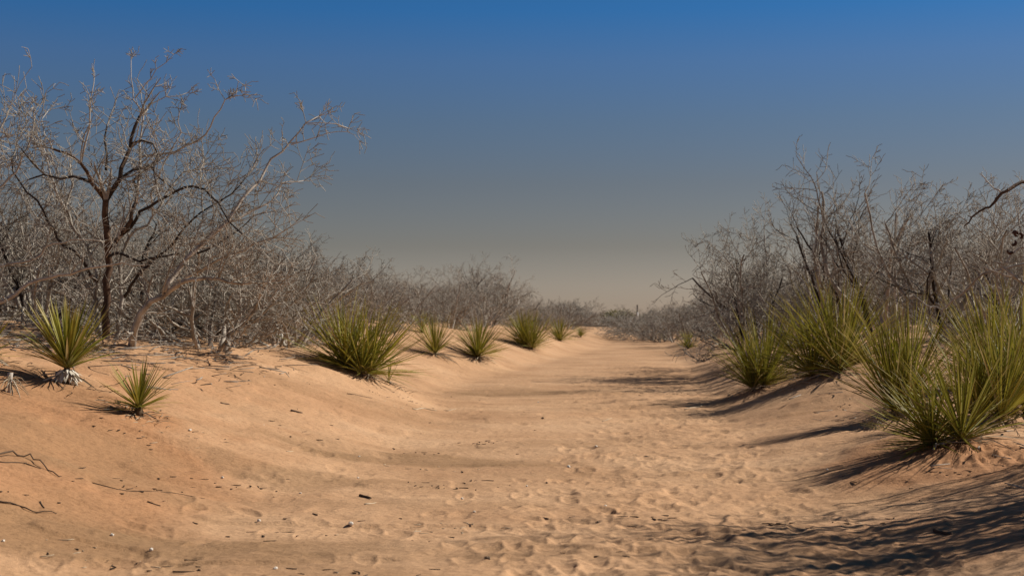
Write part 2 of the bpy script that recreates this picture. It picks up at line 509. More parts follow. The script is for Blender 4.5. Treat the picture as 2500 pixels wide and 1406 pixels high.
def grow(bins, p, d, length, r, level, rng, P, maxlevel):
    """one crooked branch, then its children. bins[level] is the Tubes that takes it"""
    seg = P["seg"][min(level, len(P["seg"]) - 1)]
    n = max(2, int(round(length / seg)))
    step = length / n
    pts, rad, dirs = [p.copy()], [r], [d.copy()]
    kink = P["kink"][min(level, len(P["kink"]) - 1)]
    zz = 1
    side = d.orthogonal().normalized()
    r_end = max(P["rmin"], r * P["taper"])
    for i in range(n):
        zz = -zz
        d = d + side * (zz * kink * 0.5) + Vector((rng.gauss(0, kink), rng.gauss(0, kink), rng.gauss(0, kink))) * 0.6
        d.z += P["up"][min(level, len(P["up"]) - 1)]
        d += P["wind"]
        if p.z < P.get("floor", 0.05) and d.z < 0.05: d.z = 0.12
        d.normalize()
        p = p + d * step
        pts.append(p.copy())
        dirs.append(d.copy())
        rad.append(r + (r_end - r) * ((i + 1) / n))
    sides = 6 if r > 0.02 else (4 if r > 0.008 else 3)
    bins[min(level, len(bins) - 1)].add(pts, rad, sides)
    if level >= maxlevel: return
    nch = P["n"][min(level, len(P["n"]) - 1)]
    nch = max(1, int(round(nch * rng.uniform(0.7, 1.3))))
    for c in range(nch):
        t = P["t0"] + (1 - P["t0"]) * (c + rng.random()) / nch
        k = min(n, max(1, int(t * n + 0.5)))
        ang = math.radians(rng.uniform(*P["ang"]))
        cd = perp_turn(dirs[k], ang, rng)
        cl = length * rng.uniform(*P["ratio"]) * (1.15 - 0.55 * t)
        cl = max(cl, 0.07)
        grow(bins, pts[k], cd, cl, max(P["rmin"], rad[k] * rng.uniform(0.5, 0.75)), level + 1, rng, P, maxlevel)

BASE_P = dict(seg=[0.16, 0.12, 0.085, 0.07, 0.05], kink=[0.20, 0.26, 0.32, 0.36, 0.4], up=[0.035, 0.05, 0.045, 0.03, 0.02], wind=Vector((0, 0, 0)),
              rmin=0.0038, taper=0.42, n=[6, 6, 5, 3], t0=0.20, ang=(28, 68), ratio=(0.36, 0.68), floor=0.08)

def bush_variant(seed, nstem, length, r, tilt, P=None, maxlevel=3):
    """returns (list of stem meshes, twig mesh, joined mesh) of one multi-stemmed bush in metres"""
    rng = random.Random(seed)
    prm = dict(BASE_P)
    if P: prm.update(P)
    stems, twigs = [], Tubes()
    for i in range(nstem):
        st = Tubes()
        az = 2 * math.pi * (i + rng.uniform(-0.3, 0.3)) / nstem
        tl = math.radians(rng.uniform(*tilt))
        d = Vector((math.sin(tl) * math.cos(az), math.sin(tl) * math.sin(az), math.cos(tl)))
        p = Vector((0.10 * math.cos(az), 0.10 * math.sin(az), -0.10))
        grow([st, st, twigs], p, d, length * rng.uniform(0.75, 1.15), r * rng.uniform(0.7, 1.2), 0, rng, prm, maxlevel)
        stems.append(st)
    sm = [st.mesh("mesquite_stem", M["bark_dark" if i % 5 == 1 else "bark"]) for i, st in enumerate(stems)]
    tm = twigs.mesh("mesquite_twigs", M["twig"])
    jv, jf = [], []
    for t in stems + [twigs]:
        o0 = len(jv); jv += t.v
        jf += [tuple(i + o0 for i in f) for f in t.f]
    jm = mesh_from("mesquite_bush_whole", jv, jf, M["bark"])
    jm.materials.append(M["twig"])
    nst = sum(len(t.f) for t in stems)
    jm.polygons.foreach_set("material_index", [0] * nst + [1] * (len(jf) - nst))
    top = float(np.percentile(np.array([v[2] for v in jv]), 99.6))
    return dict(stems=sm, twigs=tm, joined=jm, top=top)

W = Vector
VAR = [
    bush_variant(11, 9, 2.2, 0.030, (8, 42)),                                                        # upright vase
    bush_variant(12, 8, 2.0, 0.030, (20, 62), dict(up=[0.02, 0.03, 0.03, 0.02])),                    # spreading
    bush_variant(13, 7, 2.5, 0.034, (6, 34), dict(n=[5, 6, 5, 3], up=[0.05, 0.08, 0.08, 0.05])),    # tall broom
    bush_variant(14, 11, 1.5, 0.024, (15, 72), dict(n=[7, 6, 5, 3], up=[0.03, 0.05, 0.05, 0.03])),   # low dense mound
    bush_variant(15, 8, 2.3, 0.036, (15, 58), dict(wind=W((0.035, 0, 0)), kink=[0.22, 0.28, 0.34, 0.4])),   # swept over
]

def place_bush(k, loc, height, rz, label, group=None, parts=True, wide=1.0, name="mesquite_bush"):
    v = VAR[k]
    s = height / v["top"]
    if parts:
        root = empty(name, loc, rz)
        root.scale = (s * wide, s * wide, s)
        for m in v["stems"]: obj("stem", m, root)
        tag(obj("twigs", v["twigs"], root), kind="stuff")
    else:
        root = obj(name, v["joined"], None, loc)
        root.rotation_euler = (0, 0, rz)
        root.scale = (s * wide, s * wide, s)
    tag(root, label, "bush", group)
    return root

# --- the tall tree on the left bank: limbs drawn in the tree's own plane, each drifting nearer or farther
def hero_tree():
    rng = random.Random(77)
    D = 16.2
    base = at(262, 829, 16.6); base.z = hz(base.x, base.y)
    D = base.y
    root = empty("mesquite_tree", base)
    tag(root, "tallest bare mesquite tree, dark forked trunk behind the left yucca", "tree")
    def C(cx, cy):                    # crop pixels of the study -> photo pixels
        return cx * 0.5335, 100 + cy * 0.5335
    twigs = Tubes()
    P = dict(BASE_P); P.update(up=[0.02, 0.03, 0.03, 0.02], n=[4, 4, 3, 3], ang=(30, 72), kink=[0.14, 0.18, 0.22, 0.26], ratio=(.42, .8), seg=[.16, .13, .1, .09], t0=.15)
    def limb(name, pts, r0, r1, mat, y0, y1, dens=6.5, sub=0.7, levels=2):
        w = []
        n = len(pts)
        for i, (cx, cy) in enumerate(pts):
            t = i / (n - 1)
            y = D + y0 + (y1 - y0) * t + rng.gauss(0, 0.05)
            px, py = C(cx, cy)
            w.append(at(px, py, y) - base)
        # crook each span a little
        q, rad = [w[0]], [r0]
        for i in range(n - 1):
            a, b = w[i], w[i + 1]
            L = (b - a).length
            k = max(1, int(L / 0.12))
            for j in range(1, k + 1):
                t = j / k
                p = a.lerp(b, t)
                if j < k: p += Vector((rng.gauss(0, 0.012), rng.gauss(0, 0.02), rng.gauss(0, 0.012)))
                q.append(p)
        rad = [r0 + (r1 - r0) * (i / (len(q) - 1)) ** 0.8 for i in range(len(q))]
        rad = [x * 1.05 for x in rad]
        T = Tubes(); T.add(q, rad, 7, cap=True)
        total = sum((q[i + 1] - q[i]).length for i in range(len(q) - 1))
        nb = int(total * dens)
        for b in range(nb):
            k = rng.randrange(max(1, len(q) // 6), len(q))
            d = (q[k] - q[k - 1]).normalized()
            cd = perp_turn(d, math.radians(rng.uniform(30, 80)), rng)
            cd.z += 0.15; cd.normalize()
            grow([twigs], q[k], cd, sub * rng.uniform(0.35, 1.1), max(0.0055, rad[k] * rng.uniform(0.35, 0.6)), 1, rng, P, 1 + levels)
        # the end runs out into thin twigs
        for b in range(2):
            d = (q[-1] - q[-2]).normalized()
            grow([twigs], q[-1], perp_turn(d, math.radians(rng.uniform(5, 35)), rng), sub * rng.uniform(0.4, 0.8), r1 * 0.8, 1, rng, P, 2)
        o = obj(name, T.mesh(name, M[mat]), root)
        return o
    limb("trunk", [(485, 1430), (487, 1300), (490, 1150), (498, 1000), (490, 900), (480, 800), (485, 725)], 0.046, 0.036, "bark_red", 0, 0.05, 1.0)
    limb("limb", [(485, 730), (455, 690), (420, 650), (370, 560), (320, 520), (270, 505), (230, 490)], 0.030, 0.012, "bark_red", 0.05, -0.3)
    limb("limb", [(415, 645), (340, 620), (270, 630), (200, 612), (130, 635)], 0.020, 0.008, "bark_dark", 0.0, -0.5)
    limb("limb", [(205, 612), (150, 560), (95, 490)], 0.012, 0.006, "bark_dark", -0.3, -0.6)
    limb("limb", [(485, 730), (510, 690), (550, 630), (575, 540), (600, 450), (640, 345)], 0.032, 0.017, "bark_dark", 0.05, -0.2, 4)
    limb("limb", [(598, 470), (650, 455), (700, 470), (722, 520), (705, 610), (715, 660)], 0.013, 0.006, "bark_dark", -0.15, -0.9, 6)
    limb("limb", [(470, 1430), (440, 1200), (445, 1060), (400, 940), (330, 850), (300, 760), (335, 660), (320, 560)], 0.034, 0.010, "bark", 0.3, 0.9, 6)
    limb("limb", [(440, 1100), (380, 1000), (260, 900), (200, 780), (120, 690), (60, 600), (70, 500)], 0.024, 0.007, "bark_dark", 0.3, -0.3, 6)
    limb("limb", [(520, 1430), (560, 1180), (545, 1020), (590, 900), (700, 800), (760, 700), (840, 600), (900, 590)], 0.032, 0.008, "bark", 0.4, 1.0, 6)
    limb("limb", [(560, 1180), (640, 1060), (760, 960), (850, 850), (960, 760), (1060, 700), (1130, 620)], 0.022, 0.006, "bark_dark", 0.4, 0.1, 6)
    limb("limb", [(330, 850), (260, 700), (210, 520), (160, 420), (155, 330)], 0.016, 0.005, "bark_pale", 0.8, 0.5, 6, 0.4)
    limb("limb", [(700, 800), (690, 700), (750, 560), (830, 420), (820, 330)], 0.015, 0.005, "bark_pale", 0.8, 0.4, 6, 0.4)
    limb("limb", [(780, 1145), (900, 1060), (1000, 1000), (1120, 960), (1250, 900), (1330, 850)], 0.018, 0.005, "bark", -0.2, -0.8, 6, 0.5)
    limb("limb", [(860, 985), (940, 960), (1040, 900), (1160, 800), (1260, 780)], 0.014, 0.005, "bark_dark", -0.2, 0.5, 6, 0.5)
    limb("limb", [(548, 632), (610, 590), (690, 572), (720, 620), (760, 650), (820, 700)], 0.018, 0.008, "bark_dark", 0, 0.4)
    limb("limb", [(485, 590), (490, 520), (478, 450), (490, 390)], 0.016, 0.009, "bark_dark", 0.1, 0.3, 4)
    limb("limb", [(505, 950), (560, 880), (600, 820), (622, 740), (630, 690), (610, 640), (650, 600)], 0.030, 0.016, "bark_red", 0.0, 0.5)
    limb("limb", [(628, 690), (640, 560), (650, 400), (658, 330)], 0.016, 0.009, "bark_pale", 0.4, 0.6)
    limb("limb", [(658, 330), (610, 270), (600, 170), (600, 85)], 0.009, 0.004, "bark_pale", 0.6, 0.7, 6, 0.17, 1)
    limb("limb", [(618, 262), (665, 200), (715, 130), (795, 62)], 0.008, 0.003, "bark_pale", 0.6, 0.3, 6, 0.15, 1)
    limb("limb", [(655, 340), (690, 290), (760, 255), (860, 238)], 0.009, 0.004, "bark_pale", 0.6, 0.9, 6, 0.26, 1)
    limb("limb", [(640, 530), (720, 520), (800, 510), (850, 480), (940, 430), (980, 350), (1030, 270), (1140, 248)], 0.016, 0.004, "bark_pale", 0.5, 0.1, 5, 0.30)
    limb("limb", [(560, 885), (640, 780), (800, 690), (880, 665), (940, 680), (1000, 740), (1050, 830), (1110, 885)], 0.022, 0.008, "bark_dark", 0.1, -0.6)
    limb("limb", [(598, 1430), (612, 1330), (640, 1250), (690, 1190), (780, 1140), (860, 1095), (940, 1085), (1050, 1105), (1170, 1105)], 0.050, 0.012, "bark", -0.1, -0.9)
    limb("limb", [(755, 1150), (860, 990), (960, 900), (1040, 830), (1110, 720), (1190, 640), (1240, 540), (1330, 460), (1400, 375), (1460, 345)], 0.034, 0.006, "bark_pale", -0.4, 0.4, 5, 0.42)
    limb("limb", [(1332, 475), (1450, 440), (1550, 415), (1620, 430)], 0.007, 0.003, "bark_pale", 0.2, 0.0, 5, 0.35, 1)
    limb("limb", [(1400, 378), (1470, 375), (1540, 380), (1600, 402)], 0.006, 0.003, "bark_pale", 0.3, 0.5, 5, 0.3, 1)
    limb("limb", [(1040, 830), (1130, 790), (1240, 735), (1290, 650), (1390, 640)], 0.014, 0.004, "bark_pale", 0.1, 0.8, 6, 0.5)
    limb("limb", [(370, 560), (390, 470), (410, 400), (415, 270), (430, 190)], 0.014, 0.005, "bark_pale", -0.1, -0.2, 6, 0.3)
    limb("limb", [(240, 495), (205, 430), (190, 360), (225, 315)], 0.009, 0.003, "bark_pale", -0.3, -0.1, 7, 0.28)
    limb("limb", [(870, 970), (930, 800), (915, 640), (930, 560), (925, 470)], 0.012, 0.005, "bark", 0.1, 0.7, 6, 0.5)
    limb("limb", [(500, 985), (560, 975), (640, 1010), (720, 990), (830, 970)], 0.018, 0.008, "bark_dark", 0, -0.7, 5)
    tag(obj("twigs", twigs.mesh("mesquite_tree_twigs", M["twig"]), root), kind="stuff")
    # long bleached boughs that reach in from a tree standing past the left edge
    b2 = at(-190, 830, D - 1.2); b2.z = hz(b2.x, b2.y)
    root2 = empty("mesquite_tree", b2)
    tag(root2, "mesquite past the left edge reaching in with long bleached low boughs", "tree")
    tw2 = Tubes()
    base2 = b2
    def bough(pts, r0, r1, mat, dens, sub):
        T = Tubes()
        w = [at(px, py, D - 1.2 + dy) - base2 for px, py, dy in pts]
        q = [w[0]]
        for a, b in zip(w[:-1], w[1:]):
            k = max(1, int((b - a).length / 0.1))
            for j in range(1, k + 1):
                q.append(a.lerp(b, j / k) + (Vector((rng.gauss(0, .01), rng.gauss(0, .015), rng.gauss(0, .01))) if j < k else Vector()))
        rad = [r0 + (r1 - r0) * i / (len(q) - 1) for i in range(len(q))]
        T.add(q, rad, 7, cap=True)
        for b in range(int(dens)):
            k = rng.randrange(2, len(q))
            cd = perp_turn((q[k] - q[k - 1]).normalized(), math.radians(rng.uniform(35, 75)), rng); cd.z += 0.2; cd.normalize()
            grow([tw2], q[k], cd, sub * rng.uniform(.4, 1.1), max(.0035, rad[k] * .45), 1, rng, P, 3)
        obj("limb", T.mesh("bough", M[mat]), root2)
    bough([(-185, 850, 0), (-120, 800, 0), (0, 738, 0), (70, 692, -.1), (145, 671, -.2), (214, 655, -.3), (300, 641, -.3), (352, 647, -.4)], 0.038, 0.006, "bark_pale", 16, 0.5)
    bough([(-185, 800, .2), (-90, 690, .2), (0, 650, .2), (80, 634, .1), (112, 602, .1), (176, 585, 0), (256, 590, 0)], 0.028, 0.005, "bark_pale", 16, 0.5)
    bough([(-190, 850, .1), (-180, 700, .1), (-120, 560, 0), (-60, 460, 0), (-20, 380, .1), (22, 268, .2)], 0.040, 0.006, "bark", 18, 0.6)
    bough([(-160, 640, .2), (-100, 560, .4), (-40, 500, .5), (40, 420, .6), (75, 340, .6), (85, 280, .6)], 0.025, 0.005, "bark_pale", 18, 0.55)
    tag(obj("twigs", tw2.mesh("bough_twigs", M["twig"]), root2), kind="stuff")
hero_tree()

# ------------------------------------------------------------------ near tree past the right edge (its shadow crosses the sand)
def near_tree():
    rng = random.Random(31)
    bx, by = 5.25, 9.5
    base = Vector((bx, by, hz(bx, by)))
    root = empty("mesquite_tree", base)
    tag(root, "nearest mesquite at the right edge, thin brown twigs with dry pods", "tree")
    tw = Tubes()
    P = dict(BASE_P); P.update(n=[6, 6, 4, 3], up=[0.03, 0.04, 0.03, 0.02], ang=(30, 70))
    for i in range(7):
        st = Tubes()
        az = math.radians(-110 + 220 * (i + rng.uniform(-.3, .3)) / 6)
        tl = math.radians(rng.uniform(4, 30))
        d = Vector((math.sin(tl) * math.cos(az) + 0.05, math.sin(tl) * math.sin(az), math.cos(tl)))
        grow([st, st, tw], Vector((0.1 * math.cos(az), 0.1 * math.sin(az), -0.1)), d.normalized(), rng.uniform(2.3, 3.1), 0.036, 0, rng, P, 3)
        obj("stem", st.mesh("near_stem", M["bark"]), root)
    def branch(name, pts, r0, r1, mat, spur=True):
        T = Tubes()
        w = [at(px, py, dd) - base for px, py, dd in pts]
        q = [w[0]]
        for a, b in zip(w[:-1], w[1:]):
            for j in range(1, 4):
                q.append(a.lerp(b, j / 3) + Vector((rng.gauss(0, .004), rng.gauss(0, .006), rng.gauss(0, .004))))
        rad = [(r0 + (r1 - r0) * i / (len(q) - 1)) * rng.uniform(.85, 1.15) for i in range(len(q))]
        T.add(q, rad, 7, cap=True)
        if spur:
            for k in range(2, len(q), 2):
                d = perp_turn((q[k] - q[k - 1]).normalized(), math.radians(rng.uniform(50, 90)), rng)
                T.add([q[k], q[k] + d * rng.uniform(.012, .03)], [rad[k] * .9, rad[k] * .35], 5, cap=True)
        obj(name, T.mesh(name, M[mat]), root)
    branch("branch", [(2760, 560, 9.5), (2620, 470, 9.4), (2497, 445, 9.3), (2445, 470, 9.2), (2417, 506, 9.2), (2382, 524, 9.2), (2356, 552, 9.2)], 0.016, 0.004, "bark_red")
    branch("branch", [(2445, 470, 9.2), (2420, 452, 9.3), (2395, 425, 9.4)], 0.006, 0.003, "bark_pale")
    branch("branch", [(2760, 830, 9.5), (2600, 760, 9.4), (2500, 694, 9.3), (2476, 676, 9.2), (2450, 655, 9.2), (2430, 640, 9.2)], 0.014, 0.005, "bark")
    branch("branch", [(2490, 684, 9.25), (2445, 668, 9.2), (2402, 652, 9.2)], 0.007, 0.004, "bark_pale")
    branch("branch", [(2700, 500, 9.4), (2560, 590, 9.3), (2496, 606, 9.2), (2466, 622, 9.2), (2450, 650, 9.2)], 0.009, 0.003, "bark")
    branch("branch", [(2230, 720, 10.4), (2262, 745, 10.3), (2300, 755, 10.2), (2345, 718, 10.1), (2400, 668, 9.9), (2520, 640, 9.8), (2640, 660, 9.6)], 0.005, 0.009, "bark")
    for (px, py, dd, k) in [(2478, 572, 9.2, 0), (2490, 576, 9.2, 1), (2474, 592, 9.2, 2), (2466, 612, 9.2, 3), (2484, 570, 9.18, 4)]:
        c = at(px, py, dd) - base
        T = Tubes()
        a0 = rng.uniform(0, 6)
        pts = [c + Vector((0.018 * math.cos(a0 + t * 0.9), rng.gauss(0, .002), 0.018 * math.sin(a0 + t * 0.9))) for t in range(5)]
        T.add(pts, [.004, .010, .012, .010, .004], 6, cap=True)
        obj("pod", T.mesh("pod", M["pod"]), root)
    tag(obj("twigs", tw.mesh("near_twigs", M["twig"]), root), kind="stuff")
near_tree()

# ------------------------------------------------------------------ yuccas
def leaf_data(name, w, bend, mat, twist=0.0, rings=(0, .12, .35, .6, .82, 1.0)):
    """one stiff keeled leaf, a metre long along +Z, its upper face towards +Y"""
    v, f = [], []
    for t in rings:
        ww = w * (0.85 if t < .05 else 1.0 if t < .5 else max(0.06, 1 - ((t - .45) / .55) ** 1.7))
        y = -bend * t * t
        z = t - 0.25 * abs(bend) * t * t * 0.5
        a = twist * t
        for sx, dy in ((-1, 0.0), (0, -0.33), (1, 0.0)):
            lx, ly = sx * ww * 0.5, dy * ww * 0.02
            v.append((lx * math.cos(a), y + lx * 0.02 * math.sin(a) + ly, z))
    for i in range(len(rings) - 1):
        b = i * 3
        f += [(b, b + 1, b + 4, b + 3), (b + 1, b + 2, b + 5, b + 4)]
    return v, f
LEAFV = []
for i, (b, tw) in enumerate([(0.0, 0.1), (0.05, -0.3), (0.10, 0.25), (0.16, -0.15), (0.24, 0.3), (-0.04, 0.2), (0.34, -0.2)]):
    LEAFV.append(leaf_data("leaf", 1.0, b, None, tw))
LEAF_MESH = [mesh_from("yucca_leaf", v, f, M["leaf"]) for v, f in LEAFV]
# width is baked per metre: scaled separately from the length by each leaf's own scale
DEAD_MESH = [mesh_from("yucca_dead_leaf", *leaf_data("d", 1.0, b, None, tw), M["dead"]) for b, tw in [(0.5, 0.8), (0.75, -1.0), (0.3, 1.4)]]
SKIRT_MESH = [mesh_from("yucca_skirt_leaf", *leaf_data("s", 1.0, b, None, tw, (0, .3, .7, 1.0)), M["skirt"]) for b, tw in [(0.35, 0.2), (0.55, -0.3)]]

def leaf_matrix(head, az, pol, L, w, tilt_m, roll):
    z = Vector((math.sin(pol) * math.cos(az), math.sin(pol) * math.sin(az), math.cos(pol)))
    z = tilt_m @ z
    upax = tilt_m @ Vector((0, 0, 1))
    y = upax - z * upax.dot(z)
    if y.length < 1e-3: y = z.orthogonal()
    y.normalize()
    x = y.cross(z)
    R = Matrix((x, y, z)).transposed()
    R = R @ Matrix.Rotation(roll, 3, 'Z')
    # local bend is in y*L: keep y scale = L so the curve is proportional, width only in x
    S = Matrix.Diagonal((w, L, L))
    return Matrix.Translation(head) @ (R @ S).to_4x4()

def yucca(px, py, height, label, seed, heads=1, n=150, spread=(4, 78), lean=(0, 0), dead=14, skirt=0, clump_r=0.18, per_leaf=True,
          width=0.017, group=None, loc=None, stalk=0.03, vary=0.35, boost=1.2):
    rng = random.Random(seed)
    base = loc if loc is not None else hit(px, py)
    root = empty("yucca_plant", base)
    tag(root, label, "yucca", group)
    mats = []       # (mesh index, matrix, kind)
    hl = []
    for h in range(heads):
        if heads == 1: off = Vector((0, 0, 0))
        else:
            a = 2 * math.pi * (h + rng.uniform(-.3, .3)) / heads; rr = clump_r * math.sqrt(rng.uniform(.15, 1))
            off = Vector((rr * math.cos(a), rr * math.sin(a), 0))
        off.z = hz(base.x + off.x, base.y + off.y) - base.z
        hs = 1.0 if h == 0 else rng.uniform(.7, 1.0)
        sh = stalk * rng.uniform(.7, 1.4)
        axis = Vector((lean[0] + off.x * 0.9 + rng.gauss(0, .06), lean[1] + off.y * 0.9 + rng.gauss(0, .06), 1)).normalized()
        tilt = Vector((0, 0, 1)).rotation_difference(axis).to_matrix()
        head = off + axis * sh
        T = Tubes()
        T.add([off + Vector((0, 0, -.06)), off + axis * sh * .5, head + axis * .03], [.04, .045, .02], 8, cap=True)
        obj("stem", T.mesh("yucca_stem", M["caudex"]), root)
        nn = n // heads
        L0 = height * hs * boost - sh * 0.6
        for i in range(nn):
            t = (i + .5) / nn
            pol = math.radians(spread[0] + (spread[1] - spread[0]) * t ** 0.75 + rng.gauss(0, 5))
            az = i * 2.39996 + rng.gauss(0, .25)
            L = L0 * (0.80 + 0.22 * math.sin(math.pi * min(1, t * 1.1 + .1))) * (1 - vary * rng.random() ** 2)
            m = leaf_matrix(head + axis * (0.05 * (1 - t)), az, pol, L, width * rng.uniform(.8, 1.4), tilt, rng.gauss(0, .25))
            k = rng.choice([0, 0, 1, 1, 2, 5]) if t < .55 else rng.choice([0, 1, 2, 2, 3, 4])
            mats.append(("leaf", k, m))
        for i in range(int(dead * 1.6) // heads + 1 if dead else 0):
            pol = math.radians(rng.uniform(72, 100)); az = rng.uniform(0, 2 * math.pi)
            L = L0 * rng.uniform(.3, .75)
            mats.append(("dead_leaf", rng.randrange(3), leaf_matrix(head - axis * sh * .3, az, pol, L, width * .8, tilt, rng.uniform(-1, 1))))
        for i in range(skirt // heads):
            pol = math.radians(rng.uniform(92, 150)); az = rng.uniform(0, 2 * math.pi)
            rs = .055
            mats.append(("skirt_leaf", rng.randrange(2), leaf_matrix(off + Vector((rs * math.cos(az), rs * math.sin(az), 0)) + axis * sh * rng.uniform(.45, 1.0), az, pol, rng.uniform(.06, .115), .024, tilt, rng.gauss(0, .3))))
    if per_leaf:
        Tl = Tubes()
        for i in range(46):
            a = rng.uniform(0, 6.28); rr = abs(rng.gauss(0, .22)) + .05
            x0, y0 = rr * math.cos(a), rr * math.sin(a); z0 = hz(base.x + x0, base.y + y0) - base.z + .006
            L = rng.uniform(.03, .16); a2 = a + rng.gauss(0, .7)
            dv = Vector((math.cos(a2), math.sin(a2), rng.gauss(.05, .1))) * L
            Tl.add([Vector((x0, y0, z0)), Vector((x0, y0, z0 + .01)) + dv * .5, Vector((x0, y0, z0)) + dv], [.004, .0035, .0015], 3)
        tag(obj("fallen_leaves", Tl.mesh("fallen_leaves", M["litter" if seed % 2 else "litter_pale"]), root), kind="stuff")
    MESH = {"leaf": LEAF_MESH, "dead_leaf": DEAD_MESH, "skirt_leaf": SKIRT_MESH}
    count = 0
    jv, jf, jr, jt = [], [], [], []
    if per_leaf:
        leaves = [q for q in mats if q[0] == "leaf"]
        rest = [q for q in mats if q[0] != "leaf"]
        rng.shuffle(leaves)
        single, more = leaves[:290] + rest, leaves[290:]
    else:
        single, more = [], mats
    for nm, k, m in single:
        o = obj(nm, MESH[nm][k], root)
        o.matrix_basis = m
    for nm, k, m in more:
        v, f = LEAFV[k % len(LEAFV)]
        o0 = len(jv); rv = rng.uniform(0, .9) if nm == "leaf" else rng.uniform(.93, 1)
        for p in v:
            q = m @ Vector(p); jv.append((q.x, q.y, q.z)); jr.append(rv); jt.append(p[2])
        jf += [tuple(i + o0 for i in q) for q in f]
    if jv:
        me = mesh_from("yucca_leaves", jv, jf, M["leaf_joined"])
        for nm, arr in (("leafrand", jr), ("leaft", jt)):
            a = me.attributes.new(nm, 'FLOAT', 'POINT'); a.data.foreach_set("value", arr)
        tag(obj("leaves", me, root), kind="stuff")
    return root

def px_h(px, py, hp):
    """height in metres of something standing at a pixel and `hp` photo pixels tall"""
    return hp * hit(px, py).y / FPX

def Yc(px, py, hp, label, seed, **kw):
    return yucca(px, py, px_h(px, py, hp), label, seed, **kw)

# left bank
Yc(162, 938, 172, "fan-shaped yucca with a bleached skirt of old leaf bases on the left bank", 1, n=165, spread=(3, 64), skirt=150, dead=8, stalk=0.17, width=0.021)
Yc(338, 1012, 118, "small spiky yucca alone on the left slope", 2, n=85, spread=(5, 86), dead=10, width=0.014, stalk=0.03)
Yc(-38, 880, 120, "yucca cut by the left edge, only its right-hand leaves showing", 3, n=60, spread=(20, 88), dead=14, width=0.016)
Yc(630, 806, 66, "yellowish yucca half hidden in the brush under the left thicket", 4, n=110, per_leaf=False, dead=10)
Yc(868, 906, 165, "largest bushy yucca clump on the left bank beside the track", 5, heads=5, n=470, spread=(4, 78), lean=(0.10, -0.12), clump_r=0.22, dead=40, width=0.016, boost=1.27)
Yc(960, 812, 70, "yucca showing just behind the big left clump", 6, n=90, per_leaf=False)
Yc(948, 936, 52, "sparse dry yucca seedling at the foot of the big left clump", 7, n=16, spread=(10, 70), dead=6, width=0.012, stalk=0.01)
Yc(1062, 866, 98, "thin open yucca, first right of the big left clump", 8, n=95, spread=(5, 62), dead=40, lean=(-.08, 0), width=0.018)
Yc(1030, 812, 52, "small yucca standing behind the thin open one", 9, n=60, per_leaf=False)
Yc(1165, 874, 92, "rounded yucca, second right of the big left clump", 10, n=230, spread=(4, 80), lean=(.16, 0), dead=34, width=0.018)
Yc(1290, 848, 88, "dense yucca, third right of the big left clump", 11, heads=2, n=320, spread=(3, 72), clump_r=.16, dead=40, lean=(-.1, 0), per_leaf=False, width=0.020)
Yc(1368, 833, 58, "low yucca near the far left end of the track", 12, n=150, spread=(5, 80), per_leaf=False, dead=0, width=0.022)
Yc(1418, 823, 27, "smallest, farthest yucca on the left of the track", 13, n=80, spread=(5, 75), per_leaf=False, dead=0, width=0.02)
# right bank
Yc(1850, 950, 178, "upright yucca nearest the track on the right", 14, heads=2, n=280, spread=(3, 68), clump_r=.12, dead=20, width=0.016, boost=1.24)
Yc(2040, 905, 200, "tall broad yucca behind the others on the right bank", 15, heads=4, n=380, spread=(4, 76), clump_r=.32, dead=34, width=0.016, lean=(-.06, 0), boost=1.3)
Yc(2200, 1002, 255, "yucca with long leaves fanning left in the middle of the right bank", 16, heads=2, n=210, spread=(3, 50), clump_r=.12, lean=(-.12, 0), dead=20, width=0.0145, boost=1.22)
Yc(2318, 1090, 270, "nearest yucca on the right, leaning left over the sand", 17, heads=2, n=285, spread=(6, 82), clump_r=.14, lean=(-.40, -.08), dead=34, width=0.0135, stalk=.03, boost=1.06)
Yc(2412, 1032, 255, "upright yucca at right standing behind the nearest one", 18, heads=2, n=240, spread=(3, 56), clump_r=.13, lean=(.05, 0), dead=24, width=0.014, boost=1.17)
Yc(2452, 930, 235, "tall yucca at the right edge under the bare branches", 19, heads=3, n=290, spread=(4, 66), clump_r=.26, dead=20, width=0.0155, boost=1.25)
Yc(2492, 1012, 250, "yucca cut by the right edge, crowding the upright one", 23, heads=2, n=220, spread=(3, 62), clump_r=.14, lean=(-.06, 0), dead=20, width=0.014, boost=1.15)
Yc(1625, 832, 28, "smallest, farthest yucca on the right of the track", 20, n=110, per_leaf=False, dead=0, width=.026)
Yc(1680, 851, 42, "small yucca at the right edge of the track under drooping twigs", 21, n=130, per_leaf=False, dead=4, width=.024)
Yc(1905, 838, 60, "yucca half hidden under the right thicket behind the upright one", 22, n=90, per_leaf=False, dead=10, width=.018)

# ------------------------------------------------------------------ bushes
rngb = random.Random(404)
def B(k, px, py, hp, label, parts=True, wide=1.0, rz=None, depth=None):
    if depth is None: p = hit(px, py)
    else:
        p = at(px, py, depth); p.z = hz(p.x, p.y)
    p.z -= 0.03
    return place_bush(k, p, CAM_H + (HORIZON - (py - hp)) * p.y / FPX - p.z, rngb.uniform(0, 6.28) if rz is None else rz, label, None, parts, wide)
# left thicket, the ones that stand out
B(4, 520, 802, 260, "grey bush sweeping right beside the tall left tree", rz=0.2, depth=20)
B(1, 700, 800, 200, "low tangled bush at the right end of the left thicket", wide=1.2, depth=25)
B(0, 90, 800, 430, "tall upright bush left of the dark tree trunk", depth=19)
B(1, 380, 800, 330, "grey bush filling the space behind the dark tree trunk", depth=20.5)
B(3, 800, 795, 165, "low dense bush behind the largest left yucca", depth=30)
B(2, 20, 800, 470, "tallest upright bush at the left edge of the thicket", depth=20)
B(2, 190, 800, 420, "slim upright bush just left of the dark forked trunk", depth=22)
B(1, 600, 800, 240, "spreading grey bush right of the leaning pale limb", depth=22.5)
